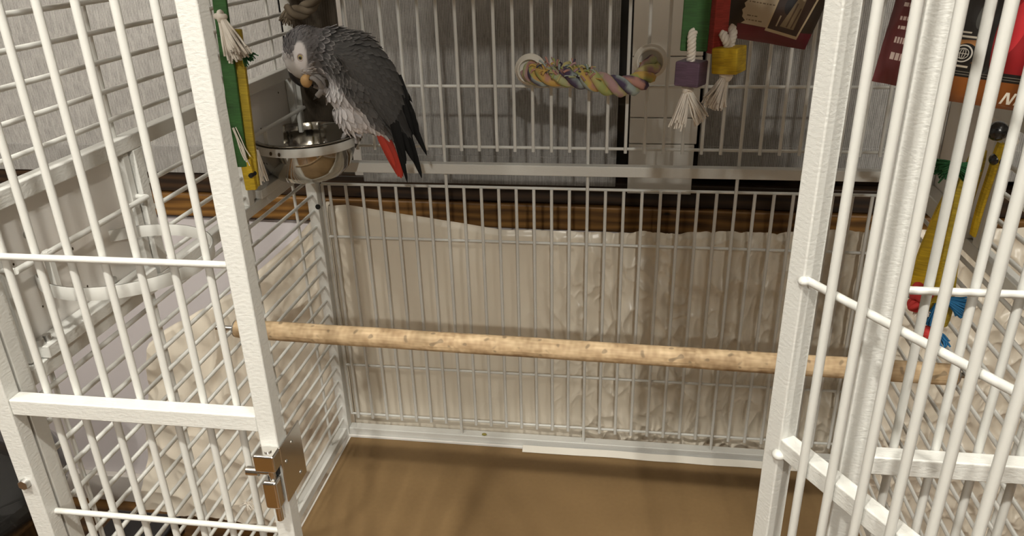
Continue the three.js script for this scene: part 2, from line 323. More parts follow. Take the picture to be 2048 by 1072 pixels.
// chrome barrel bolt on the left front stile
const latch = sub('latch', span(-0.1858, -0.1846, 0.168, 0.216, D - 0.022, D + 0.012, 0.0005), M.chrome, cage);
{
  sub('latch_housing', join([span(-0.2005, -0.1850, 0.2020, 0.2160, D + 0.0105, D + 0.0225, 0.0015), span(-0.1985, -0.1870, 0.168, 0.1925, D + 0.0105, D + 0.0215, 0.0025)]), M.chrome, latch);
  sub('latch_back', span(-0.1975, -0.188, 0.1925, 0.2020, D + 0.0102, D + 0.0125, 0.0005), M.hole, latch);
  const b = new THREE.CylinderGeometry(0.0026, 0.0026, 0.062, 14); b.translate(-0.1915, 0.186, D + 0.016); sub('latch_bolt', b, M.chrome, latch);
  const k = new THREE.CylinderGeometry(0.0034, 0.0034, 0.009, 16); k.rotateZ(Math.PI / 2); k.translate(-0.2055, 0.1975, D + 0.016);
  const k2 = new THREE.CylinderGeometry(0.002, 0.002, 0.014, 12); k2.rotateZ(Math.PI / 2); k2.translate(-0.1985, 0.1975, D + 0.016);
  sub('latch_knob', join([k, k2]), M.chrome, latch);
  for (const [y, z] of [[0.208, D - 0.006], [0.176, D - 0.012], [0.20, D + 0.006]]) { const q = new THREE.SphereGeometry(0.0016, 10, 8); q.scale(0.5, 1, 1); q.translate(-0.1845, y, z); sub('rivet', q, M.zinc, latch); }
}

// ---------------------------------------------------------------- paper on the tray
{
  const g = new THREE.PlaneGeometry(0.776, 0.566, 90, 60); g.rotateX(-Math.PI / 2);
  const p = g.attributes.position;
  for (let i = 0; i < p.count; i++) { const x = p.getX(i), z = p.getZ(i); p.setY(i, 0.0012 + 0.0012 * (fbm(x * 7, z * 7, 1.1) + 0.5)); }
  const o = g.clone(); o.translate(0, -0.0004, 0);
  g.computeVertexNormals();
  const uv = g.attributes.uv; for (let i = 0; i < p.count; i++) uv.setXY(i, p.getX(i), p.getZ(i));
  g.translate(0, BOT - 0.0055, 0.289 + 0.006);
  tag(mesh('paper_liner', g, M.kraft), 'brown kraft paper lining the floor of the cage', 'paper liner');
  const s = new THREE.PlaneGeometry(0.47, 0.012, 60, 2); s.rotateX(-Math.PI / 2 + 0.5); const q = s.attributes.position;
  for (let i = 0; i < q.count; i++) { q.setY(i, q.getY(i) + 0.0012 * N(q.getX(i) * 14, 0.5)); q.setZ(i, q.getZ(i) + 0.0015 * N(q.getX(i) * 11, 3.5)); }
  s.computeVertexNormals(); s.translate(0.138, BOT + 0.0005, 0.0165);
  tag(mesh('paper_strip', s, M.paper), 'narrow white paper edge showing between the back rail and brown liner', 'paper strip');
}

// ---------------------------------------------------------------- plastic sheet behind the cage
{
  const nx = 760, ny = 330, pos = [], idx = [], uv = [];
  const topPts = [[-0.86, -0.16], [-0.76, -0.085], [-0.60, 0.0], [-0.47, 0.10], [-0.40, 0.168], [-0.3603, 0.1717], [-0.2768, 0.1597], [-0.1275, 0.1389], [0.0891, 0.1385], [0.2869, 0.1458], [0.3844, 0.1526], [0.60, 0.16], [1.0, 0.15]];
  const topY = (x) => { for (let i = 0; i + 1 < topPts.length; i++) if (x <= topPts[i + 1][0]) { const t = (x - topPts[i][0]) / (topPts[i + 1][0] - topPts[i][0]); return lerp(topPts[i][1], topPts[i + 1][1], Math.max(0, t)); } return topPts.at(-1)[1]; };
  const leftX = (v) => lerp(-0.775, -0.90, v);
  for (let j = 0; j <= ny; j++) for (let i = 0; i <= nx; i++) {
    const u = i / nx, v = j / ny, x0 = lerp(-0.80, 0.80, u), ty = topY(x0), y = lerp(ty, -0.52, v);
    const x = x0 < -0.4 ? lerp(-0.4, leftX(v), (-0.4 - x0) / 0.4) : x0;
    const cr = smooth(-0.12, 0.05, x + 0.02 * N(y * 8, 2)); // the right half is crumpled, the left half smoother
    const dy = ty - y;
    const r1 = 1 - Math.abs(N(x * 13 + 1.5 * N(x * 4, y * 4, 8), y * 9, 1.3)) * 2, r2 = 1 - Math.abs(N(x * 30 + y * 6, y * 17 - x * 5, 4.3)) * 2;
    const r3 = Math.pow(Math.max(0, 1 - Math.abs(N(x * 62 + 3 * N(x * 9, y * 9, 5), y * 38 + x * 20, 6.6)) * 2.4), 2);
    const pl = Math.sin(x / S * 6.283 + 2.2 * N(x * 5, y * 5, 6.2)) * smooth(0.0, 0.05, dy) * Math.exp(-dy * 5);
    let z = -0.019 + cr * (0.0060 * r1 + 0.0075 * Math.pow(Math.max(0, r2), 2.2) + 0.0030 * r3 + 0.0040 * pl - 0.0085) + (1 - cr) * (0.002 * r1 + 0.0035 * N(x * 9, y * 4, 2.2) + 0.0004 * r2);
    if (x < -0.39) z += smooth(-0.39, -0.45, x) * (0.010 * r1 + 0.004 * Math.max(0, r2) - 0.012);
    z -= x < -0.39 ? 0.02 + 0.012 * Math.abs(N(x * 12, y * 3, 2)) + 0.05 * (-0.39 - x) : 0;
    z -= smooth(0.01, 0.0, dy) * 0.004;
    if (y < BOT - 0.01) z -= 0.012 * smooth(BOT - 0.01, BOT - 0.1, y);
    z = -0.0072 - Math.log(1 + Math.exp((-0.0072 - z) / 0.0012)) * 0.0012;
    pos.push(x, y, z); uv.push(x, y);
  }
  for (let j = 0; j < ny; j++) for (let i = 0; i < nx; i++) { const a = j * (nx + 1) + i, b = a + 1, c = a + nx + 1, e = c + 1; idx.push(a, c, b, b, c, e); }
  const g = new THREE.BufferGeometry(); g.setAttribute('position', new THREE.Float32BufferAttribute(pos, 3)); g.setAttribute('uv', new THREE.Float32BufferAttribute(uv, 2)); g.setIndex(idx); g.computeVertexNormals();
  tag(mesh('plastic_sheet', g, M.plastic), 'crinkled translucent plastic sheet hanging behind the lower bars of the cage', 'plastic sheet');
}

// ---------------------------------------------------------------- wooden perch
{
  const a = V(-0.392, 0.1255, 0.284), b = V(0.392, 0.1165, 0.290), n = 90, L = a.distanceTo(b);
  const t = thing('wooden_perch', 'long round natural wood perch running across the cage', 'perch', a);
  const g = new THREE.CylinderGeometry(0.0113, 0.0113, L, 28, n); g.rotateZ(-Math.PI / 2); g.translate(L / 2, 0, 0);
  const p = g.attributes.position;
  for (let i = 0; i < p.count; i++) { const x = p.getX(i), k = 1 + 0.05 * N(x * 14, Math.atan2(p.getY(i), p.getZ(i)) * 0.7, 2.2) - 0.06 * smooth(0.006, 0, Math.min(x, L - x)); p.setY(i, p.getY(i) * k); p.setZ(i, p.getZ(i) * k); }
  g.computeVertexNormals();
  const o = sub('dowel', g, M.perch, t);
  const uv = g.attributes.uv; for (let i = 0; i < uv.count; i++) { const u = uv.getX(i), v = uv.getY(i); uv.setXY(i, v * 3, u); }
  t.quaternion.setFromUnitVectors(V(1, 0, 0), b.clone().sub(a).normalize());
  for (const [x, s] of [[-0.0052, -1], [L + 0.0052, 1]]) {
    const w = new THREE.CylinderGeometry(0.0098, 0.0098, 0.002, 24); w.rotateZ(Math.PI / 2); w.translate(x - s * 0.0042, 0, 0); sub('washer', w, M.zinc, t);
    const k = new THREE.CylinderGeometry(0.003, 0.003, 0.024, 12); k.rotateZ(Math.PI / 2); k.translate(x + s * 0.009, 0, 0); sub('bolt', k, M.zinc, t);
  }
}

// ---------------------------------------------------------------- steel bowl in the rear left band
const BC = V(-0.3615, 0.3062, 0.088);
{
  const t = thing('feed_bowl', 'round polished steel bowl held in the band under the parrot', 'bowl', V(BC.x, BC.y - 0.058, BC.z));
  const pr = [[0, 0], [0.028, 0.0], [0.043, 0.006], [0.054, 0.018], [0.0605, 0.034], [0.0625, 0.048], [0.0628, 0.0575], [0.0668, 0.0578], [0.0672, 0.0592], [0.066, 0.0602], [0.0618, 0.0598], [0.0612, 0.048], [0.0592, 0.0345], [0.053, 0.0192], [0.0423, 0.0075], [0.028, 0.0015], [0, 0.0015]];
  sub('basin', new THREE.LatheGeometry(pr.map(q => new THREE.Vector2(...q)), 96), M.steel, t);
  const k = []; for (const [a, h] of [[1.1, 0.0505], [0.93, 0.051], [0.55, 0.0528]]) { const q = new THREE.SphereGeometry(0.0017, 8, 6); q.scale(1, 1.5, 1); q.translate(Math.sin(a - 1.2) * 0.0697, h, Math.cos(a - 1.2) * 0.0697); k.push(q); }
  const o = sub('dried_specks', join(k), M.dirt, t); o.userData.kind = 'stuff';
}

// ---------------------------------------------------------------- ropes and tassels
function strands(pts, n, rs, turns, phase = 0, seg = 120) {   // twisted strands round a curve
  const c = new THREE.CatmullRomCurve3(pts), fr = c.computeFrenetFrames(seg), out = [];
  for (let k = 0; k < n; k++) {
    const q = [];
    for (let i = 0; i <= seg; i++) { const a = phase + k / n * 6.2832 + turns * 6.2832 * i / seg; q.push(c.getPointAt(i / seg).addScaledVector(fr.normals[i], Math.cos(a) * rs * 0.62).addScaledVector(fr.binormals[i], Math.sin(a) * rs * 0.62)); }
    out.push(new THREE.TubeGeometry(new THREE.CatmullRomCurve3(q), seg, rs * 0.56, 7));
  }
  return out;
}
function tassel(top, dir, len, spread, n, r = 0.0009) {
  const d = dir.clone().normalize(), a = V(0, 0, 1).cross(d).normalize(), b = a.clone().cross(d), out = [];
  for (let i = 0; i < n; i++) {
    const an = rr(0, 6.2832), rad = Math.sqrt(rnd()), L = len * rr(0.8, 1.08);
    const o = a.clone().multiplyScalar(Math.cos(an) * rad).addScaledVector(b, Math.sin(an) * rad);
    const pts = [0, 0.35, 0.7, 1].map(t => top.clone().addScaledVector(d, L * t).addScaledVector(o, 0.0025 + spread * Math.pow(t, 1.1)).add(V(rr(-1, 1), rr(-1, 1), rr(-1, 1)).multiplyScalar(0.0012 * t)));
    out.push(new THREE.TubeGeometry(new THREE.CatmullRomCurve3(pts), 8, r, 5));
  }
  return out;
}
function knot(c, r) { const out = []; for (let k = 0; k < 3; k++) { const g = new THREE.TorusGeometry(r * 0.7, r * 0.42, 8, 18); g.rotateX(rr(0, 3)); g.rotateY(rr(0, 3)); g.translate(c.x, c.y, c.z); out.push(g); } return out; }

// rope perch on the back wires
{
  const A = at(1060, 141, 0.012), B = at(1301, 124, 0.012);
  const t = thing('rope_perch', 'short thick pastel tie-dyed rope perch with white end caps on the back wires', 'rope perch', V(0, 0, 0));
  const pts = [A, at(1068, 148, 0.030), at(1088, 152, 0.050), at(1130, 152, 0.060), at(1180, 160, 0.062), at(1225, 171, 0.061), at(1262, 171, 0.052), at(1288, 155, 0.034), at(1300, 135, 0.018), B];
  const pal = [[0.50, 0.44, 0.20], [0.34, 0.38, 0.13], [0.55, 0.36, 0.10], [0.46, 0.24, 0.20], [0.07, 0.05, 0.10], [0.34, 0.40, 0.38], [0.40, 0.42, 0.22], [0.42, 0.26, 0.26]];
  const gs = strands(pts, 3, 0.0115, 4.2, 0.6, 200);
  gs.forEach((g, k) => {
    const n = g.attributes.position.count, col = new Float32Array(n * 3), rad = 8;
    for (let i = 0; i < n; i++) {
      const ring = Math.floor(i / rad), s = ring / 200, a = (i % rad) / (rad - 1);
      const f = (s * 9 + k * 2.7 + 0.9 * N(s * 30, a * 2, k) + a * 3.2) % 8, i0 = Math.floor(f) % 8, i1 = (i0 + 1) % 8, w = smooth(0.35, 0.65, f - Math.floor(f));
      for (let q = 0; q < 3; q++) col[i * 3 + q] = lerp(pal[i0][q], pal[i1][q], w);
    }
    g.setAttribute('color', new THREE.BufferAttribute(col, 3));
    sub('rope_strand', g, M.vc, t);
  });
  // chewed fuzz on the left half
  const fz = [], c = new THREE.CatmullRomCurve3(pts);
  for (let i = 0; i < 130; i++) {
    const u = rr(0.16, 0.52), b = c.getPointAt(u), a = rr(0.2, 2.9), o = V(rr(-0.4, 0.4), Math.sin(a), Math.cos(a) * 0.9).normalize();
    const s = b.clone().addScaledVector(o, 0.0125), e = s.clone().addScaledVector(o, rr(0.001, 0.006)).add(V(rr(-1, 1), rr(-1, 0.6), rr(-1, 1)).multiplyScalar(0.008));
    const g = new THREE.TubeGeometry(new THREE.CatmullRomCurve3([s, s.clone().lerp(e, 0.5).addScaledVector(o, 0.002), e]), 4, rr(0.0007, 0.0015), 5);
    const k = pal[Math.floor(rr(0, 8)) % 8], n = g.attributes.position.count, col = new Float32Array(n * 3); for (let q = 0; q < n; q++) col.set(k, q * 3);
    g.setAttribute('color', new THREE.BufferAttribute(col, 3)); fz.push(g);
  }
  const f = sub('frayed_fibres', joinC(fz), M.vc, t); f.userData.kind = 'stuff';
  for (const [q, r] of [[A, 0.0175], [B, 0.0185]]) {
    const pr = [[0, 0], [r + 0.003, 0], [r + 0.003, 0.003], [r, 0.0045], [r - 0.001, 0.012], [r - 0.0035, 0.0125], [r - 0.004, 0.005], [0, 0.005]].map(k => new THREE.Vector2(...k));
    const g = new THREE.LatheGeometry(pr, 40); g.rotateX(Math.PI / 2); g.translate(q.x, q.y, 0.0035); sub('end_cap', g, M.cap, t);
    const nut = new THREE.CylinderGeometry(0.011, 0.011, 0.006, 18); nut.rotateX(Math.PI / 2); nut.translate(q.x, q.y, -0.0102); sub('wing_nut', nut, M.cap, t);
  }
}
function slab(cTop, cBot, w, d, ry = 0, r = 0.0012) {      // a flat stick between two centres
  const L = cTop.distanceTo(cBot), g = uvBox(new RoundedBoxGeometry(w, L, d, 2, r));
  g.rotateY(ry); g.applyQuaternion(new THREE.Quaternion().setFromUnitVectors(V(0, 1, 0), cTop.clone().sub(cBot).normalize()));
  const m = cTop.clone().add(cBot).multiplyScalar(0.5); g.translate(m.x, m.y, m.z); return g;
}
function cube(c, s, ry, rz = 0) { const g = uvBox(new RoundedBoxGeometry(s * 1.05, s, s, 2, 0.0016)); g.rotateY(ry); g.rotateZ(rz); g.translate(c.x, c.y, c.z); return g; }
const hang = (t, a) => { const g = strands([a, a.clone().add(V(0.002, 0.05, 0)), V(a.x, TOP - 0.001, a.z)], 3, 0.0022, 14, 0, 90); sub('hanging_rope', join(g), M.cotton, t); };
// right hand toy: green and red sticks, purple and yellow blocks
{
  const z = 0.27;
  const t = thing('hanging_toy', 'hanging toy with green and red sticks over a purple and a yellow block', 'bird toy', V(0, 0, 0));
  sub('green_stick', slab(at(1401, -60, z), at(1387, 102, z), 0.0245, 0.006, -0.12), M.green, t);
  sub('red_stick', slab(at(1446, -60, z - 0.008), at(1432, 106, z - 0.008), 0.017, 0.010, 0.6), M.red, t);
  sub('purple_block', cube(at(1382, 146, z + 0.004), 0.0225, -0.45, -0.02), M.purple, t);
  sub('yellow_block', cube(at(1458, 119, z), 0.0235, -0.5, 0.06), M.yellow, t);
  const rope = (pts, turns) => join(strands(pts, 3, 0.0036, turns, 0.3, 60));
  sub('rope', rope([at(1387, 62, z + 0.0045), at(1384, 75, z + 0.009), at(1383, 100, z + 0.009), at(1381, 128, z + 0.005)], 3), M.cotton, t);
  sub('rope', rope([at(1445, 66, z), at(1451, 78, z + 0.004), at(1456, 92, z + 0.002), at(1458, 103, z)], 2), M.cotton, t);
  sub('rope', rope([at(1462, 52, z - 0.01), at(1466, 66, z - 0.008), at(1462, 84, z - 0.006), at(1459, 101, z - 0.003)], 2), M.cotton, t);
  const k1 = at(1375, 178, z), k2 = at(1452, 150, z);
  sub('tassel', join([...knot(k1, 0.0055), ...tassel(k1, V(-0.24, -1, 0.1), 0.036, 0.0055, 40), ...tassel(k1, V(0.5, -1, 0.1), 0.034, 0.0045, 34)]), M.cotton, t);
  sub('tassel', join([...knot(k2, 0.006), ...tassel(k2, V(-0.38, -1, 0.1), 0.031, 0.009, 70)]), M.cotton, t);
  hang(t, at(1415, -80, z - 0.002));
  sub('cross_stick', slab(at(1385, -62, z).add(V(0, 0, -0.004)), at(1470, -66, z).add(V(0, 0, -0.004)), 0.008, 0.008), M.mustard, t);
}
// left toy: green and yellow sticks with a cotton tassel
{
  const z = 0.27;
  const t = thing('hanging_toy', 'hanging toy of long green and yellow sticks with a white tassel beside the front stile', 'bird toy', V(0, 0, 0));
  sub('green_stick', slab(at(430, -70, z), at(484, 333, z), 0.0135, 0.006, 0.25), M.green, t);
  sub('yellow_stick', slab(at(468, 58, z - 0.008), at(506, 372, z - 0.008), 0.0150, 0.006, 0.15), M.mustard, t);
  sub('yellow_stick', slab(at(492, 318, z - 0.002), at(504, 379, z - 0.002), 0.0118, 0.007, 0.1), M.yellow, t);  // lower end of the same long stick, lit look put into a brighter yellow
  const h = new THREE.CylinderGeometry(0.0024, 0.0024, 0.0105, 12); h.rotateX(Math.PI / 2); const hc = at(505, 349, z + 0.0); h.translate(hc.x, hc.y, hc.z); sub('stick_hole', h, M.hole, t);
  const k = at(441, 33, z + 0.012);
  sub('tassel', join([...knot(k, 0.006), ...tassel(k, V(0.36, -1, 0.05), 0.041, 0.0105, 90, 0.0011)]), M.cotton, t);
  const k2 = at(496, 120, z - 0.01); sub('green_fringe', join(tassel(at(486, 106, z - 0.004), V(0.7, -0.7, 0), 0.011, 0.007, 26, 0.0006)), M.leaf, t);
  sub('frayed_cord', join([...tassel(at(512, 300, z - 0.014), V(0.12, -1, 0), 0.036, 0.004, 12, 0.0007), ...tassel(at(468, 255, z + 0.006), V(0.28, -1, 0), 0.04, 0.002, 8, 0.0006)]), M.cotton, t);
  sub('binding_cord', join([tube([at(470, 100, z - 0.006), at(480, 180, z - 0.007), at(512, 300, z - 0.014)], 0.0011, 30, 6)]), M.cotton, t);
  hang(t, at(431, -70, z));
}
// right side toy of yellow strips, seen between the bars
{
  const t = thing('hanging_toy', 'yellow strip toy with black, red and blue trimmings hanging by the right side wires', 'bird toy', V(0, 0, 0));
  const z = 0.30;
  function strip(pts, widths, th, mat, name) {
    const c = new THREE.CatmullRomCurve3(pts), n = 24, ring = [];
    const g = new RoundedBoxGeometry(1, 1, 1, 3, 0.06); const gg = new THREE.BoxGeometry(1, 1, 1, 4, n, 2);
    const p = gg.attributes.position;
    for (let i = 0; i < p.count; i++) { const s = 0.5 - p.getY(i), q = c.getPointAt(s), w = lerp(widths[0], widths[1], s) * (1 - 0.35 * Math.pow(Math.abs(2 * s - 1), 8)), u = p.getX(i) * 2; p.setXYZ(i, q.x + u * w / 2, q.y, q.z + p.getZ(i) * th + 0.004 * (1 - u * u)); }
    gg.computeVertexNormals(); return sub(name, uvBox(gg), mat, t);
  }
  strip([at(1960, 300, z), at(1925, 400, z), at(1897, 500, z), at(1876, 650, z)], [0.016, 0.024], 0.004, M.mustard, 'yellow_strip');
  strip([at(1900, 385, z + 0.014), at(1878, 450, z + 0.014), at(1858, 520, z + 0.014), at(1845, 600, z + 0.014)], [0.010, 0.030], 0.004, M.yellow, 'yellow_strip');
  strip([at(2002, 285, z + 0.02), at(1985, 340, z + 0.018), at(1962, 410, z + 0.012), at(1945, 470, z + 0.01)], [0.006, 0.005], 0.005, M.yellow, 'yellow_cord');
  const e = at(2000, 262, z + 0.02);
  sub('black_bead', join([at3(new THREE.SphereGeometry(0.0085, 18, 12), e.x - 0.002, e.y, e.z), at3(new THREE.SphereGeometry(0.0055, 14, 10), e.x + 0.002, e.y - 0.025, e.z)]), M.black, t);
  sub('cream_bead', at3(new THREE.SphereGeometry(0.0048, 14, 10), e.x + 0.0105, e.y - 0.008, e.z + 0.003), M.cap, t);
  const gtuft = at(1912, 330, z + 0.004); sub('green_tuft', join([...tassel(gtuft, V(-1, -0.35, 0.1), 0.017, 0.009, 40, 0.0008), ...tassel(gtuft, V(1, -0.4, 0.1), 0.016, 0.009, 40, 0.0008)]), M.leaf, t);
  const r1 = at(1843, 585, z + 0.022); sub('red_knot', join([...knot(r1, 0.010), ...knot(r1.clone().add(V(-0.003, -0.013, 0)), 0.007)]), M.scarlet, t);
  const b1 = at(1895, 600, z + 0.012); sub('blue_tuft', join([...tassel(b1, V(0.9, -0.35, 0.2), 0.018, 0.009, 60, 0.0009), ...tassel(at(1876, 608, z + 0.008), V(-0.25, -1, 0.1), 0.022, 0.004, 30, 0.001)]), M.blue, t);
  const r2 = at(1862, 665, z + 0.01); sub('red_knot', join(knot(r2, 0.008)), M.scarlet, t);
  sub('white_tie', join([...knot(at(1872, 648, z + 0.014), 0.004), ...tassel(at(1842, 612, z + 0.02), V(0.2, -1, 0), 0.010, 0.006, 20, 0.0008)]), M.cotton, t);
  sub('blue_tuft', join(tassel(at(1880, 668, z + 0.008), V(0.5, -1, 0.1), 0.012, 0.006, 24, 0.0009)), M.blue, t);
  hang(t, at(1970, 255, z));
  sub('hook_wire', tube([at(1970, 255, z), at(1985, 262, z + 0.01), e], 0.0012, 12, 6), M.zinc, t);
}

// ---------------------------------------------------------------- treat packs
function canvasTex(w, h, draw) { const c = document.createElement('canvas'); c.width = w; c.height = h; draw(c.getContext('2d'), w, h); const t = new THREE.CanvasTexture(c); t.colorSpace = THREE.SRGBColorSpace; t.magFilter = THREE.LinearFilter; return t; }
function pouch(w, h, th, z0, taper = 0) {  // a filled flat pack, uv over its front
  const g = new THREE.BoxGeometry(w, h, 1, 30, 24, 1), p = g.attributes.position, n = [];
  for (let i = 0; i < p.count; i++) {
    const u = p.getX(i) / w * 2, v = p.getY(i) / h * 2, f = Math.pow(Math.max(0, (1 - Math.pow(Math.abs(u), 2.6)) * (1 - Math.pow(Math.abs(v), 3))), 0.6);
    const s = Math.sign(p.getZ(i)); p.setZ(i, s * (0.0012 + th * f) + 0.002 * N(u * 2.3, v * 2.3, z0));
    p.setX(i, p.getX(i) * (1 + taper * v));
  }
  g.computeVertexNormals(); return g;
}
{
  const tex = canvasTex(512, 512, (c, w, h) => {
    c.fillStyle = '#2a1e12'; c.fillRect(0, 0, w, h);
    c.fillStyle = '#b3a48c'; c.beginPath(); c.moveTo(110, 0); for (let i = 0; i <= 24; i++) c.lineTo(108 + 26 * Math.pow(Math.abs(Math.sin(i * 0.62)), 1.4) * (i % 2 ? 1 : 0.3), i * 17.6); c.lineTo(300, 425); c.lineTo(360, 0); c.fill();
    c.fillStyle = '#6d5f4c'; for (const [y, l] of [[30, 150], [60, 170], [92, 140], [150, 130], [182, 160], [214, 140], [270, 120], [300, 150], [372, 70], [395, 95]]) { let x = 140; while (x < 130 + l) { const k = rr(6, 20); c.fillRect(x, y, k, 6); x += k + 6; } }
    c.fillStyle = '#5a1220'; c.fillRect(96, 425, 416, 87);
    c.save(); c.translate(330, 200); c.rotate(0.13); c.fillStyle = '#b9a888'; c.fillRect(-48, -230, 190, 478); c.fillStyle = '#37241a'; c.fillRect(-38, -230, 170, 462);
    c.fillStyle = '#a08a70'; c.beginPath(); c.ellipse(48, -20, 38, 46, 0.1, 0, 7); c.fill(); c.fillStyle = '#171013'; c.beginPath(); c.ellipse(34, 80, 34, 58, 0.1, 0, 7); c.fill();
    c.fillStyle = '#7b6a50'; c.beginPath(); c.moveTo(48, 40); c.lineTo(20, 205); c.lineTo(100, 205); c.lineTo(86, 40); c.fill(); c.fillStyle = '#4d3a2a'; c.fillRect(52, 70, 8, 130); c.fillRect(78, 90, 7, 110);
    c.fillStyle = '#a89a80'; c.fillRect(70, 10, 12, 42); c.fillRect(-2, 150, 8, 60); c.restore();
  });
  const m = new THREE.MeshPhysicalMaterial({ map: tex, roughness: 0.45, clearcoat: 0.15 });
  const t = thing('treat_pack', 'dark brown treat pack with a cream label, an old photo and a maroon base', 'treat pack', at(1549, -12, 0.155));
  t.rotation.set(0.05, -0.1, -0.155);
  sub('pouch', pouch(0.104, 0.098, 0.011, 3.3, 0.14), m, t);
  sub('hanging_tab', span(-0.006, 0.006, 0.046, TOP - at(1549, -12, 0.155).y - 0.008, -0.001, 0.001, 0.0004), M.darkPost, t);
}
{
  const front = canvasTex(1024, 1024, (c, w, h) => {
    c.fillStyle = '#171310'; c.fillRect(0, 0, w, h);
    const g = c.createLinearGradient(0, 560, 0, 740); g.addColorStop(0, '#5a3a20'); g.addColorStop(0.5, '#c58a4a'); g.addColorStop(1, '#6a431f'); c.fillStyle = g; c.beginPath(); c.moveTo(60, 600); c.lineTo(390, 575); c.lineTo(400, 735); c.lineTo(60, 735); c.fill();
    c.fillStyle = '#7d1015'; c.beginPath(); c.moveTo(480, 180); c.bezierCurveTo(420, 330, 410, 600, 480, 790); c.lineTo(1024, 790); c.lineTo(1024, 120); c.fill();
    c.fillStyle = '#a8242a'; c.beginPath(); c.ellipse(540, 470, 70, 200, 0.2, 0, 7); c.fill(); c.fillStyle = '#4d090c'; c.beginPath(); c.ellipse(860, 640, 150, 130, 0.4, 0, 7); c.fill();
    c.strokeStyle = '#d98c86'; c.lineWidth = 8; c.beginPath(); c.moveTo(470, 350); c.lineTo(520, 420); c.stroke();
    c.fillStyle = '#3a3935'; c.beginPath(); c.ellipse(340, 400, 44, 110, 0.2, 0, 7); c.fill();
    c.fillStyle = '#aaa090'; c.fillRect(190, 530, 100, 11); c.fillRect(200, 556, 140, 14);
    c.fillStyle = '#0c0b0b'; c.beginPath(); c.arc(290, 680, 74, 0, 7); c.fill();
    c.strokeStyle = '#b9b3a8'; c.lineWidth = 10; c.beginPath(); c.arc(276, 677, 56, 0, 7); c.stroke();
    c.lineWidth = 5; c.beginPath(); c.arc(276, 677, 36, 0, 7); c.stroke(); c.beginPath(); c.moveTo(240, 677); c.lineTo(312, 677); c.moveTo(276, 641); c.lineTo(276, 713); c.stroke(); c.beginPath(); c.ellipse(276, 677, 17, 36, 0, 0, 7); c.stroke();
    c.fillStyle = '#b5aa98'; c.fillRect(215, 757, 120, 14);
    c.fillStyle = '#12100e'; c.fillRect(0, 775, w, 60); c.fillStyle = '#6d655b'; c.fillRect(0, 797, w, 5); c.fillRect(0, 815, w, 5);
    const o = c.createLinearGradient(0, 0, w, 0); o.addColorStop(0, '#3a2009'); o.addColorStop(0.4, '#8a4d1a'); o.addColorStop(1, '#5d3010'); c.fillStyle = o; c.fillRect(0, 835, w, 189);
    c.fillStyle = '#e8dfd0'; c.font = 'italic bold 118px sans-serif'; c.fillText('NET W', 600, 985);
  });
  const side = canvasTex(256, 512, (c, w, h) => {
    c.fillStyle = '#532222'; c.fillRect(0, 0, w, h); c.fillStyle = '#b8a49a';
    for (const [y, a, l, t] of [[20, 40, 190, 9], [50, 46, 180, 9], [84, 44, 190, 16], [128, 44, 190, 16], [176, 44, 190, 14], [214, 46, 180, 14], [262, 46, 190, 14], [296, 48, 120, 12], [336, 48, 110, 22], [392, 50, 190, 26]]) { let x = a; while (x < a + l - 10) { const k = Math.min(rr(6, 22), a + l - x); c.fillRect(x, y, k, t); x += k + 4; } }
  });
  const t = thing('treat_pack', 'black, red and orange treat pack lettered NET W behind the right front wires', 'treat pack', at(2010, 62, 0.475));
  t.rotation.set(0.03, -0.16, -0.11);
  const mf = new THREE.MeshPhysicalMaterial({ map: front, roughness: 0.35, clearcoat: 0.3 }), ms = new THREE.MeshPhysicalMaterial({ map: side, roughness: 0.4, clearcoat: 0.3 });
  // the front face and, on its left, the gusset that turns away
  const gf = pouch(0.094, 0.094, 0.005, 1.1); gf.translate(0, 0, 0.004); sub('pouch', gf, mf, t);
  const gs = pouch(0.034, 0.090, 0.003, 2.1); gs.rotateY(-0.25); gs.translate(-0.0515, 0.0035, 0.005); sub('gusset', gs, ms, t);
  sub('hanging_tab', span(-0.008, 0.008, 0.045, TOP - t.position.y - 0.01, 0.002, 0.005, 0.0004), M.darkPost, t);
}

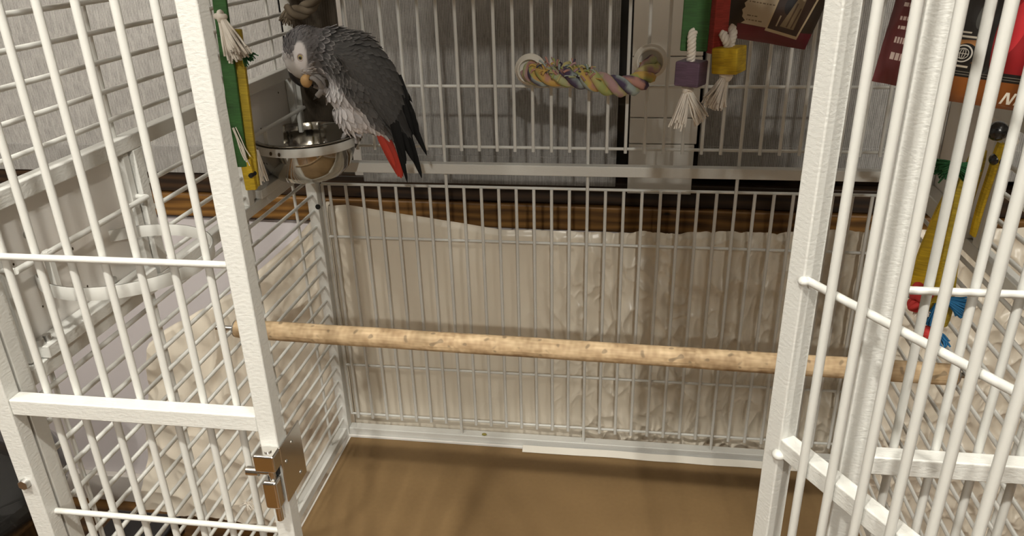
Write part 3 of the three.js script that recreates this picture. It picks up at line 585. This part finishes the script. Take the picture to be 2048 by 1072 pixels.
// ---------------------------------------------------------------- the parrot
{
  const Z = 0.125;
  const q = (px, py, dz = 0) => at(px, py, Z + dz);
  const bird = thing('parrot', 'grey parrot with a red tail perched on the steel bowl, head bowed to nibble', 'parrot', V(0, 0, 0));
  const caps = [ // a, b, ra, rb
    [q(612, 98), q(622, 108), 0.0255, 0.0275],               // head
    [q(598, 122), q(604, 132), 0.0170, 0.0150],              // face
    [q(622, 108), q(668, 106), 0.0270, 0.0275],              // nape
    [q(668, 106), q(704, 122), 0.0275, 0.0315],              // shoulder
    [q(704, 122), q(722, 168), 0.0330, 0.0335],              // chest and back
    [q(722, 168), q(752, 222), 0.0330, 0.0225],              // flank
    [q(752, 222), q(776, 258), 0.0225, 0.0105],              // rump
    [q(690, 178, 0.006), q(704, 226, 0.006), 0.0165, 0.0175],// belly
    [q(700, 222, 0.010), q(706, 252, 0.006), 0.0140, 0.0085],// standing thigh
    [q(690, 176, 0.014), q(664, 190, 0.020), 0.0130, 0.0072],// raised thigh
    [q(674, 226, -0.004), q(690, 246, -0.002), 0.0060, 0.006],
    [q(716, 238, 0.004), q(756, 256, 0.0), 0.0110, 0.0060],  // vent
  ];
  const k = 0.007;
  function cap(p, a, b, ra, rb) { const ab = b.clone().sub(a), t = Math.min(1, Math.max(0, p.clone().sub(a).dot(ab) / ab.lengthSq())); return p.distanceTo(a.clone().addScaledVector(ab, t)) - lerp(ra, rb, t); }
  function sdf(p) { let d = 1; for (const [a, b, ra, rb] of caps) { const e = cap(p, a, b, ra, rb); const h = Math.max(k - Math.abs(d - e), 0) / k; d = Math.min(d, e) - h * h * k * 0.25; } return d; }
  const ctr = V(-0.272, 0.380, Z + 0.003), H = 0.098, R = 100;
  const mc = new MarchingCubes(R, M.plume, false, false, 200000); mc.isolation = 0;
  for (let z = 0; z < R; z++) for (let y = 0; y < R; y++) for (let x = 0; x < R; x++) {
    const p = V(ctr.x + (x - R / 2) / (R / 2) * H, ctr.y + (y - R / 2) / (R / 2) * H, ctr.z + (z - R / 2) / (R / 2) * H);
    mc.field[x + y * R + z * R * R] = -sdf(p) * 100;
  }
  mc.update();
  const cnt = mc.count ?? mc.geometry.drawRange.count;
  let bg = new THREE.BufferGeometry();
  bg.setAttribute('position', new THREE.BufferAttribute(mc.positionArray.slice(0, cnt * 3), 3));
  bg.scale(H, H, H); bg.translate(ctr.x, ctr.y, ctr.z);
  bg = mergeVertices(bg, 1e-5); bg.computeVertexNormals();
  { // outward normals
    const p = bg.attributes.position, n = bg.attributes.normal; let s = 0;
    for (let i = 0; i < p.count; i += 50) { const a = V(p.getX(i), p.getY(i), p.getZ(i)); s += Math.sign(sdf(a.clone().add(V(n.getX(i), n.getY(i), n.getZ(i)).multiplyScalar(0.002)))); }
    if (s < 0) { const ix = bg.index.array; for (let i = 0; i < ix.length; i += 3) { const t = ix[i]; ix[i] = ix[i + 1]; ix[i + 1] = t; } bg.computeVertexNormals(); }
  }
  const eye = q(601, 115, 0.05); for (let d = 0.05; d > -0.01 && sdf(eye) > 0; d -= 0.0005) eye.copy(q(601, 115, d));
  const beak0 = q(592, 141), headC = q(614, 100), chestC = q(712, 150), bellyC = q(694, 210);
  const along = (p) => { // direction the feathers lie in
    if (p.distanceTo(headC) < 0.034) return p.clone().sub(beak0.clone().add(V(0.004, -0.002, 0))).normalize();
    if (p.x > -0.30 && p.y < 0.40) return V(0.46, -0.88, 0);
    return V(0.75, -0.45, 0).normalize();
  };
  const grey = (p) => {
    const dh = p.distanceTo(headC), db = p.distanceTo(bellyC);
    let c = [0.088, 0.083, 0.080];                             // back and shoulders
    const mix = (t, o) => { c = c.map((v, i) => lerp(v, o[i], t)); };
    mix(smooth(0.05, 0.03, dh), [0.155, 0.147, 0.150]);
    const l0 = q(686, 140), l1 = q(772, 258), sd = ((p.x - l0.x) * (l1.y - l0.y) - (p.y - l0.y) * (l1.x - l0.x)) / l0.distanceTo(l1);
    mix(smooth(-0.002, 0.008, sd) * smooth(0.400, 0.388, p.y + 0.35 * (p.x + 0.29)), [0.56, 0.53, 0.53]);
    const ex = (p.x - eye.x), ey = (p.y - eye.y), f = Math.hypot((ex + 0.001) / 0.0088, (ey - 0.001) / 0.0158);
    mix(smooth(1.12, 0.9, f), [0.62, 0.58, 0.57]);
    mix(smooth(0.020, 0.013, p.distanceTo(V(beak0.x, beak0.y, p.z))), [0.55, 0.52, 0.50]);
    void chestC; void db; return c;
  };
  { const p = bg.attributes.position, c = new Float32Array(p.count * 3); for (let i = 0; i < p.count; i++) c.set(grey(V(p.getX(i), p.getY(i), p.getZ(i))), i * 3); bg.setAttribute('color', new THREE.BufferAttribute(c, 3)); }
  const body = sub('body', bg, M.plume, bird);
  // small contour feathers
  function feather(L, W, lift, cBase, cTip, edge, nl = 6, nw = 4, camber = 0.12, point = 1.0) {
    const pos = [], col = [], idx = [];
    for (let i = 0; i <= nl; i++) for (let j = 0; j <= nw; j++) {
      const s = i / nl, u = j / nw * 2 - 1, w = W * 0.5 * Math.min(1, 0.45 + 2.4 * s) * Math.pow(Math.max(0, 1 - Math.pow(s, 3.2 / point)), 0.55);
      pos.push(u * w, s * L, lift * s * s * L - camber * W * u * u);
      const e = Math.max(smooth(0.65, 1, Math.abs(u)), smooth(0.86, 1, s)) * smooth(0.3, 0.6, s);
      for (let q2 = 0; q2 < 3; q2++) col.push(lerp(lerp(cBase[q2], cTip[q2], s), edge[q2], e));
    }
    for (let i = 0; i < nl; i++) for (let j = 0; j < nw; j++) { const a = i * (nw + 1) + j, b = a + 1, c = a + nw + 1; idx.push(a, b, c, b, c + 1, c); }
    const g = new THREE.BufferGeometry(); g.setAttribute('position', new THREE.Float32BufferAttribute(pos, 3)); g.setAttribute('color', new THREE.Float32BufferAttribute(col, 3)); g.setIndex(idx); g.computeVertexNormals(); return g;
  }
  const place = (g, p, dir, nrm) => { const z = nrm.clone().normalize(), y = dir.clone().addScaledVector(z, -dir.dot(z)).normalize(), x = y.clone().cross(z); g.applyMatrix4(new THREE.Matrix4().makeBasis(x, y, z).setPosition(p)); return g; };
  {
    const p = bg.attributes.position, n = bg.attributes.normal, kept = [], list = [];
    for (let tr = 0; tr < 9000; tr++) {
      const i = Math.floor(rnd() * p.count), a = V(p.getX(i), p.getY(i), p.getZ(i)), nn = V(n.getX(i), n.getY(i), n.getZ(i));
      if (nn.z < -0.5) continue;
      const f = Math.hypot((a.x - eye.x + 0.001) / 0.0094, (a.y - eye.y - 0.001) / 0.0165);
      if (f < 1 || a.distanceTo(V(beak0.x, beak0.y, a.z)) < 0.015) continue;
      const dh = a.distanceTo(headC), head = dh < 0.034, neck = !head && a.x < -0.268 && a.y > 0.375, rad = head ? 0.0030 : neck ? 0.0046 : 0.0052;
      let ok = true; for (const b of kept) if (b.distanceToSquared(a) < rad * rad) { ok = false; break; }
      if (!ok) continue;
      kept.push(a);
      const c = grey(a), j = rr(0.82, 1.15), L = head ? 0.0075 : neck ? 0.0125 : 0.014;
      const base = c.map(v => v * j * (neck ? 0.32 : 0.85)), tip = c.map(v => v * j), ed = c.map(v => Math.min(0.75, v * j * (head ? 1.45 : neck ? 2.3 : 1.25)));
      list.push(place(feather(L, L * (head ? 0.62 : 0.58), 0.05, base, tip, ed, 4, 4), a.clone().addScaledVector(nn, head ? 0.0003 : 0.0006), along(a).add(V(rr(-0.12, 0.12), rr(-0.12, 0.12), 0)), nn.clone().addScaledVector(along(a), -0.14)));
    }
    const o = sub('contour_feathers', joinC(list), M.plume, body); o.userData.kind = 'stuff';
  }
  // face: eye, beak, cere
  {
    const e = eye.clone();
    sub('eye', at3(new THREE.SphereGeometry(0.0036, 16, 12), e.x, e.y, e.z - 0.0018), new THREE.MeshPhysicalMaterial({ color: new THREE.Color(0.35, 0.28, 0.10), roughness: 0.15, clearcoat: 1 }), bird);
    sub('pupil', at3(new THREE.SphereGeometry(0.0019, 12, 10), e.x, e.y - 0.0002, e.z + 0.0005), M.black, bird);
    const lid = new THREE.TorusGeometry(0.0038, 0.0009, 8, 20); lid.translate(e.x, e.y, e.z - 0.0004); sub('eyelid', lid, new THREE.MeshStandardMaterial({ color: new THREE.Color(0.38, 0.30, 0.28), roughness: 0.7 }), bird);
    // upper beak: a hooked taper that curls in towards the foot
    const hook = (pts, rs, n = 26) => { const c = new THREE.CatmullRomCurve3(pts), g = new THREE.TubeGeometry(c, n, 1, 14), p = g.attributes.position; for (let i = 0; i <= n; i++) { const o = c.getPointAt(i / n), f = i / n * (rs.length - 1), a = Math.floor(Math.min(f, rs.length - 2)), r = lerp(rs[a], rs[a + 1], f - a); for (let j = 0; j <= 14; j++) { const w = i * 15 + j, v = V(p.getX(w), p.getY(w), p.getZ(w)).sub(o).multiplyScalar(r); v.z *= 0.8; v.add(o); p.setXYZ(w, v.x, v.y, v.z); } } g.computeVertexNormals(); return g; };
    const bm = new THREE.MeshPhysicalMaterial({ color: new THREE.Color(0.012, 0.011, 0.012), roughness: 0.35, clearcoat: 0.3 });
    sub('upper_beak', hook([q(592, 138), q(595, 152), q(604, 165), q(615, 172), q(622, 170)], [0.0105, 0.0095, 0.0068, 0.0035, 0.0008]), bm, bird);
    sub('lower_beak', hook([q(612, 142), q(616, 152), q(620, 160)], [0.0085, 0.0065, 0.0018], 14), bm, bird);
    const cere = new THREE.SphereGeometry(0.0088, 20, 14); cere.scale(1.05, 0.62, 1.0); cere.rotateZ(-0.45); const cq = q(590, 139); cere.translate(cq.x, cq.y, cq.z + 0.001);
    sub('cere', cere, new THREE.MeshStandardMaterial({ color: new THREE.Color(0.58, 0.55, 0.52), roughness: 0.8 }), bird);
    const no = q(587, 140, 0.0096); sub('nostril', at3(new THREE.SphereGeometry(0.0011, 8, 6), no.x, no.y, no.z), M.hole, bird);
  }
  // wing: a smooth curved shell under rows of coverts, then secondaries and black primaries
  {
    const up = [[686, 78], [722, 74], [757, 95], [785, 130], [806, 172], [822, 218], [833, 258]], lo = [[688, 106], [698, 142], [718, 182], [741, 211], [768, 240], [792, 270], [812, 300]];
    const U = new THREE.CatmullRomCurve3(up.map(a => q(a[0], a[1], 0.004))), L = new THREE.CatmullRomCurve3(lo.map(a => q(a[0], a[1], 0.010)));
    const S1 = (s, t, lift = 0) => { const a = U.getPoint(s), b = L.getPoint(s), p = a.lerp(b, t); p.z += (0.027 * Math.pow(Math.max(0, 1 - Math.pow(2 * t - 1.02, 2)), 0.7) + 0.0) * lerp(1, 0.35, s) + 0.008 * (1 - s) + lift; return p; };
    const ns = 26, nt = 14, pos = [], col = [], idx = [];
    for (let i = 0; i <= ns; i++) for (let j = 0; j <= nt; j++) { const s = i / ns, p = S1(s, j / nt); pos.push(p.x, p.y, p.z); const c = lerp(0.10, 0.035, s); col.push(c, c * 0.95, c * 0.93); }
    for (let i = 0; i < ns; i++) for (let j = 0; j < nt; j++) { const a = i * (nt + 1) + j, b = a + 1, c = a + nt + 1; idx.push(a, c, b, b, c, c + 1); }
    const g = new THREE.BufferGeometry(); g.setAttribute('position', new THREE.Float32BufferAttribute(pos, 3)); g.setAttribute('color', new THREE.Float32BufferAttribute(col, 3)); g.setIndex(idx); g.computeVertexNormals();
    const wing = sub('wing', g, M.plume, bird);
    const nrm = (s, t) => { const a = S1(Math.min(1, s + 0.02), t).sub(S1(Math.max(0, s - 0.02), t)), b = S1(s, Math.min(1, t + 0.03)).sub(S1(s, Math.max(0, t - 0.03))); const n = a.cross(b).normalize(); return n.z < 0 ? n.negate() : n; };
    const dirS = (s, t) => S1(Math.min(1, s + 0.03), t).sub(S1(Math.max(0, s - 0.03), t)).normalize();
    const cov = [];
    for (let r = 0; r < 13; r++) {
      const s = 0.02 + r * 0.052, n = 10 - Math.floor(r * 0.2);
      for (let i = 0; i < n; i++) {
        const t = (i + (r % 2 ? 0.5 : 0.0) + rr(-0.1, 0.1)) / n; if (t > 1) continue;
        const b = lerp(0.088, 0.045, s) * rr(0.88, 1.12), len = lerp(0.014, 0.024, s);
        cov.push(place(feather(len, len * 0.62, 0.0, [b * 0.8, b * 0.77, b * 0.75], [b, b * 0.96, b * 0.93], [b * 1.22, b * 1.18, b * 1.16], 5, 4), S1(s, t, 0.0012 + 0.00004 * (13 - r)), dirS(s, t), nrm(s, t).addScaledVector(dirS(s, t), -0.06)));
      }
    }
    const cm = sub('wing_coverts', joinC(cov), M.plume, wing); cm.userData.kind = 'stuff';
    // secondaries along the lower half
    for (let i = 0; i < 9; i++) {
      const t = lerp(0.96, 0.30, i / 8), s = lerp(0.36, 0.52, i / 8), b = lerp(0.055, 0.035, i / 8);
      const p = S1(s, t, 0.0006 - 0.0002 * i), tip = S1(Math.min(1, s + 0.46), lerp(0.98, 0.35, i / 8), 0.0012), Lf = p.distanceTo(tip) * 1.04;
      sub('flight_feather', place(feather(Lf, 0.013, 0.0, [b, b * 0.95, b * 0.92], [b * 0.7, b * 0.66, b * 0.63], [b * 1.5, b * 1.45, b * 1.42], 12, 6, 0.10), p, tip.clone().sub(p), nrm(s, t)), M.plume, wing);
    }
    // primaries: the black tips
    const prim = [[[786, 165], [837, 264], 0.012, -0.004], [[796, 190], [863, 303], 0.0120, -0.008], [[790, 205], [854, 347], 0.0145, -0.005], [[778, 215], [825, 357], 0.0110, 0.002], [[772, 205], [838, 318], 0.0150, 0.0], [[770, 190], [822, 320], 0.0150, 0.004], [[798, 150], [834, 262], 0.010, -0.009]];
    prim.forEach(([a, b, w, dz], i) => {
      const p = q(a[0], a[1], 0.016 + dz), e = q(b[0], b[1], 0.010 + dz), Lf = p.distanceTo(e);
      sub('flight_feather', place(feather(Lf, w, 0.0, [0.010, 0.0095, 0.009], [0.004, 0.004, 0.004], [0.006, 0.006, 0.006], 14, 6, 0.14, 1.9), p, e.clone().sub(p), V(-0.15, 0.1, 1)), M.plume, wing);
    });
    // far wing, showing as a dark edge along the back
    const fw = [];
    for (const [a, b, w] of [[[730, 78], [826, 205], 0.012], [[750, 92], [832, 240], 0.012], [[770, 118], [836, 262], 0.012]]) { const p = q(a[0], a[1], -0.012), e = q(b[0], b[1], -0.014); fw.push(place(feather(p.distanceTo(e), w, 0, [0.03, 0.028, 0.027], [0.008, 0.008, 0.008], [0.02, 0.019, 0.018], 12, 6, 0.1, 1.3), p, e.clone().sub(p), V(0.5, 0.3, 1))); }
    sub('far_wing', joinC(fw), M.plume, bird);
  }
  // red tail of several feathers
  {
    const tail = sub('tail', place(feather(q(757, 262).distanceTo(q(810, 353)), 0.0165, 0, [0.34, 0.045, 0.03], [0.42, 0.04, 0.025], [0.46, 0.05, 0.03], 12, 6, 0.16), q(757, 260, 0.004), q(810, 353, 0.004).sub(q(757, 260, 0.004)), V(-0.2, 0.1, 1)), M.plume, bird);
    for (const [a, b, w, dz, c] of [[[762, 258], [803, 350], 0.0115, 0.0012, 0.38], [[768, 262], [799, 338], 0.010, -0.003, 0.28], [[752, 262], [796, 330], 0.009, 0.0024, 0.46], [[772, 268], [812, 350], 0.0085, -0.004, 0.30]]) { const p = q(a[0], a[1], 0.004 + dz), e = q(b[0], b[1], 0.004 + dz); sub('tail_feather', place(feather(p.distanceTo(e), w, 0, [c * 0.9, c * 0.12, c * 0.08], [c, c * 0.1, c * 0.06], [c * 1.1, c * 0.13, c * 0.08], 12, 6, 0.16), p, e.clone().sub(p), V(-0.2, 0.1, 1)), M.plume, tail); }
  }
  // legs: one foot grips the bowl rim, the other lifts the nut to the beak
  const skin = new THREE.MeshStandardMaterial({ color: new THREE.Color(0.30, 0.28, 0.27), roughness: 0.8 });
  function toe(pts, r0, r1) { const c = new THREE.CatmullRomCurve3(pts), n = 14, g = new THREE.TubeGeometry(c, n, 1, 9), p = g.attributes.position; for (let i = 0; i <= n; i++) { const o = c.getPointAt(i / n), r = lerp(r0, r1, i / n) * (1 + 0.09 * Math.sin(i * 2.2)); for (let j = 0; j <= 9; j++) { const w = i * 10 + j, v = V(p.getX(w), p.getY(w), p.getZ(w)).sub(o).multiplyScalar(r).add(o); p.setXYZ(w, v.x, v.y, v.z); } } g.computeVertexNormals(); return g; }
  const rim = (a, dy = 0, k2 = 1) => V(BC.x + Math.cos(a) * 0.0662 * k2, BC.y + 0.002 + dy, BC.z + Math.sin(a) * 0.0662 * k2);
  {
    const a0 = 0.05, f = rim(a0, 0.0065), ank = q(706, 250, 0.008);
    const foot = sub('foot', join([toe([ank, ank.clone().lerp(f, 0.55), f], 0.0048, 0.0042),
      toe([f, rim(a0 + 0.10, 0.005, 1.0), rim(a0 + 0.22, 0.0045, 0.96), rim(a0 + 0.24, -0.006, 0.86)], 0.0038, 0.0024), toe([f, rim(a0 - 0.02, 0.005, 0.93), rim(a0 + 0.03, 0.001, 0.86), rim(a0 + 0.02, -0.010, 0.84)], 0.0038, 0.0024),
      toe([f, rim(a0, 0.005, 1.06), rim(a0 + 0.08, -0.001, 1.10), rim(a0 + 0.1, -0.010, 1.09)], 0.0036, 0.0022), toe([f, rim(a0 - 0.12, 0.0045, 1.03), rim(a0 - 0.2, 0.001, 1.07), rim(a0 - 0.2, -0.007, 1.08)], 0.0034, 0.0022)]), skin, bird);
    const cl = [[rim(a0 + 0.24, -0.006, 0.86), V(0.003, -0.008, 0)], [rim(a0 + 0.02, -0.010, 0.84), V(0.004, -0.008, 0)], [rim(a0 + 0.1, -0.010, 1.09), V(-0.002, -0.006, 0)], [rim(a0 - 0.2, -0.007, 1.08), V(-0.002, -0.006, 0)]];
    for (const [p, d] of cl) sub('claw', toe([p, p.clone().addScaledVector(d, 0.5), p.clone().add(d)], 0.0022, 0.0004), M.black, foot);
  }
  {
    const w = q(662, 188, 0.021), palm = q(646, 180, 0.024), nut = q(617, 162, 0.022);
    const foot = sub('foot', join([toe([q(668, 192, 0.019), w, palm], 0.0055, 0.0050),
      toe([palm, q(640, 168, 0.029), q(630, 158, 0.030), q(622, 156, 0.026)], 0.0038, 0.0024), toe([palm, q(645, 162, 0.022), q(636, 152, 0.021), q(628, 150, 0.018)], 0.0036, 0.0022),
      toe([palm, q(640, 186, 0.030), q(634, 193, 0.031)], 0.0036, 0.0032), toe([palm, q(642, 178, 0.016), q(634, 174, 0.012), q(627, 172, 0.013)], 0.0034, 0.0022)]), skin, bird);
    for (const [p, d] of [[q(622, 156, 0.026), V(-0.004, -0.003, -0.002)], [q(628, 150, 0.018), V(-0.004, -0.003, 0)], [q(634, 193, 0.031), V(-0.005, -0.004, 0)], [q(627, 172, 0.013), V(-0.004, 0.002, 0)]]) sub('claw', toe([p, p.clone().addScaledVector(d, 0.6), p.clone().add(d)], 0.0022, 0.0004), M.black, foot);
    const g = new THREE.SphereGeometry(0.0070, 24, 18); g.scale(1.0, 1.12, 0.95); const p = g.attributes.position; for (let i = 0; i < p.count; i++) { const kk = 1 + 0.07 * N(p.getX(i) * 220, p.getY(i) * 220, p.getZ(i) * 220); p.setXYZ(i, p.getX(i) * kk, p.getY(i) * kk, p.getZ(i) * kk); } g.computeVertexNormals(); g.translate(nut.x - 0.003, nut.y, nut.z - 0.001);
    tag(mesh('nut', g, new THREE.MeshStandardMaterial({ color: new THREE.Color(0.50, 0.30, 0.12), roughness: 0.55 })), 'small round tan nut held up in the claw of the parrot', 'nut');
  }
}

// ---------------------------------------------------------------- small litter
{
  const c = at(485, 1006, 0.33), gs = [];
  for (let i = 0; i < 46; i++) { const a = rr(0, 6.283), e = c.clone().add(V(Math.cos(a) * rr(0.003, 0.012), Math.sin(a) * rr(0.002, 0.008) - 0.003, rr(-0.004, 0.004))); gs.push(new THREE.TubeGeometry(new THREE.CatmullRomCurve3([c, c.clone().lerp(e, 0.5).add(V(0, 0.001, 0)), e]), 5, 0.0006, 4)); }
  const f = thing('down_feather', 'tiny white down feather caught on the left side wires', 'feather', c); const g = join(gs); g.translate(-c.x, -c.y, -c.z); sub('barbs', g, M.cotton, f); f.position.x = -0.396; f.children[0].userData.kind = 'stuff';
  const d = at(968, 868, 0.004), h = new THREE.SphereGeometry(0.0032, 12, 8); h.scale(1.3, 0.55, 0.9); h.translate(d.x, BOT + 0.0122, 0.002);
  tag(mesh('seed_husk', h, new THREE.MeshStandardMaterial({ color: new THREE.Color(0.26, 0.22, 0.05), roughness: 0.8 })), 'small yellowish seed husk lying on the white back rail', 'seed');
}

// ---------------------------------------------------------------- rope ends hanging by the corner above the parrot
{
  const t = thing('rope_toy', 'dull brown frayed rope hanging in the back corner above the parrot', 'rope toy', V(0, 0, 0));
  const a = at(640, -40, 0.05), b = at(612, 18, 0.055);
  const brown = new THREE.MeshStandardMaterial({ color: new THREE.Color(0.16, 0.125, 0.085), roughness: 0.95 });
  sub('rope', join(strands([V(a.x, TOP - 0.001, a.z), a, at(626, 0, 0.055), b, at(590, 26, 0.06), at(574, 22, 0.06)], 3, 0.0085, 6, 0, 120)), brown, t);
  sub('frayed_end', join([...tassel(at(575, 20, 0.06), V(-0.4, -1, 0), 0.016, 0.007, 60, 0.0008)]), brown, t);
}

// ---------------------------------------------------------------- dark cloth in the back corner
{
  const t = thing('dark_cloth', 'dark brown cloth strip hanging in the back corner behind the parrot and bowl', 'cloth', V(-0.360, 0.27, 0.016));
  const g = new THREE.BoxGeometry(0.062, TOP - 0.0005 - 0.27, 0.0024, 36, 40, 1); g.translate(0, (TOP - 0.0005 - 0.27) / 2, 0);
  const p = g.attributes.position;
  for (let i = 0; i < p.count; i++) { const x = p.getX(i), y = p.getY(i); p.setZ(i, p.getZ(i) + 0.0045 * Math.sin(x * 190 + 1.2 * N(y * 6, 2.2)) * (0.3 + y * 2) + 0.002 * N(x * 40, y * 12, 4)); p.setX(i, x * (1 - 0.12 * smooth(0.1, 0.3, y))); }
  g.computeVertexNormals();
  sub('fabric', uvBox(g), new THREE.MeshStandardMaterial({ color: new THREE.Color(0.055, 0.042, 0.028), roughness: 0.95, bumpMap: weave, bumpScale: 0.0006 }), t);
}

// ---------------------------------------------------------------- black objects at the left edge
{
  const t = thing('waste_bin', 'glossy black rounded bin on the floor left of the cage', 'bin', V(-1.03, FLOOR, 0.20));
  const pr = [[0, 0.002], [0.13, 0.002], [0.14, 0.01], [0.185, 0.40], [0.20, 0.405], [0.202, 0.425], [0.192, 0.44], [0.17, 0.462], [0.11, 0.482], [0, 0.49]].map(k => new THREE.Vector2(k[0], k[1] * 0.95));
  sub('shell', new THREE.LatheGeometry(pr.slice(0, 4).concat(pr.slice(4, 7)), 64), M.black, t);
  sub('lid', new THREE.LatheGeometry(pr.slice(6), 64), M.black, t);
  const s = thing('dark_box', 'low dark box on the floor under the window by the cage', 'box', V(-0.93, FLOOR, -0.12));
  sub('carton', span(-0.10, 0.05, 0.001, 0.05, -0.05, 0.05, 0.004), M.black, s);
  const g = new THREE.CylinderGeometry(0.022, 0.022, 0.012, 28); g.rotateX(Math.PI / 2); const c = at(-8, 142, -0.22); g.translate(c.x, c.y, c.z);
}
renderer.render(scene, camera);
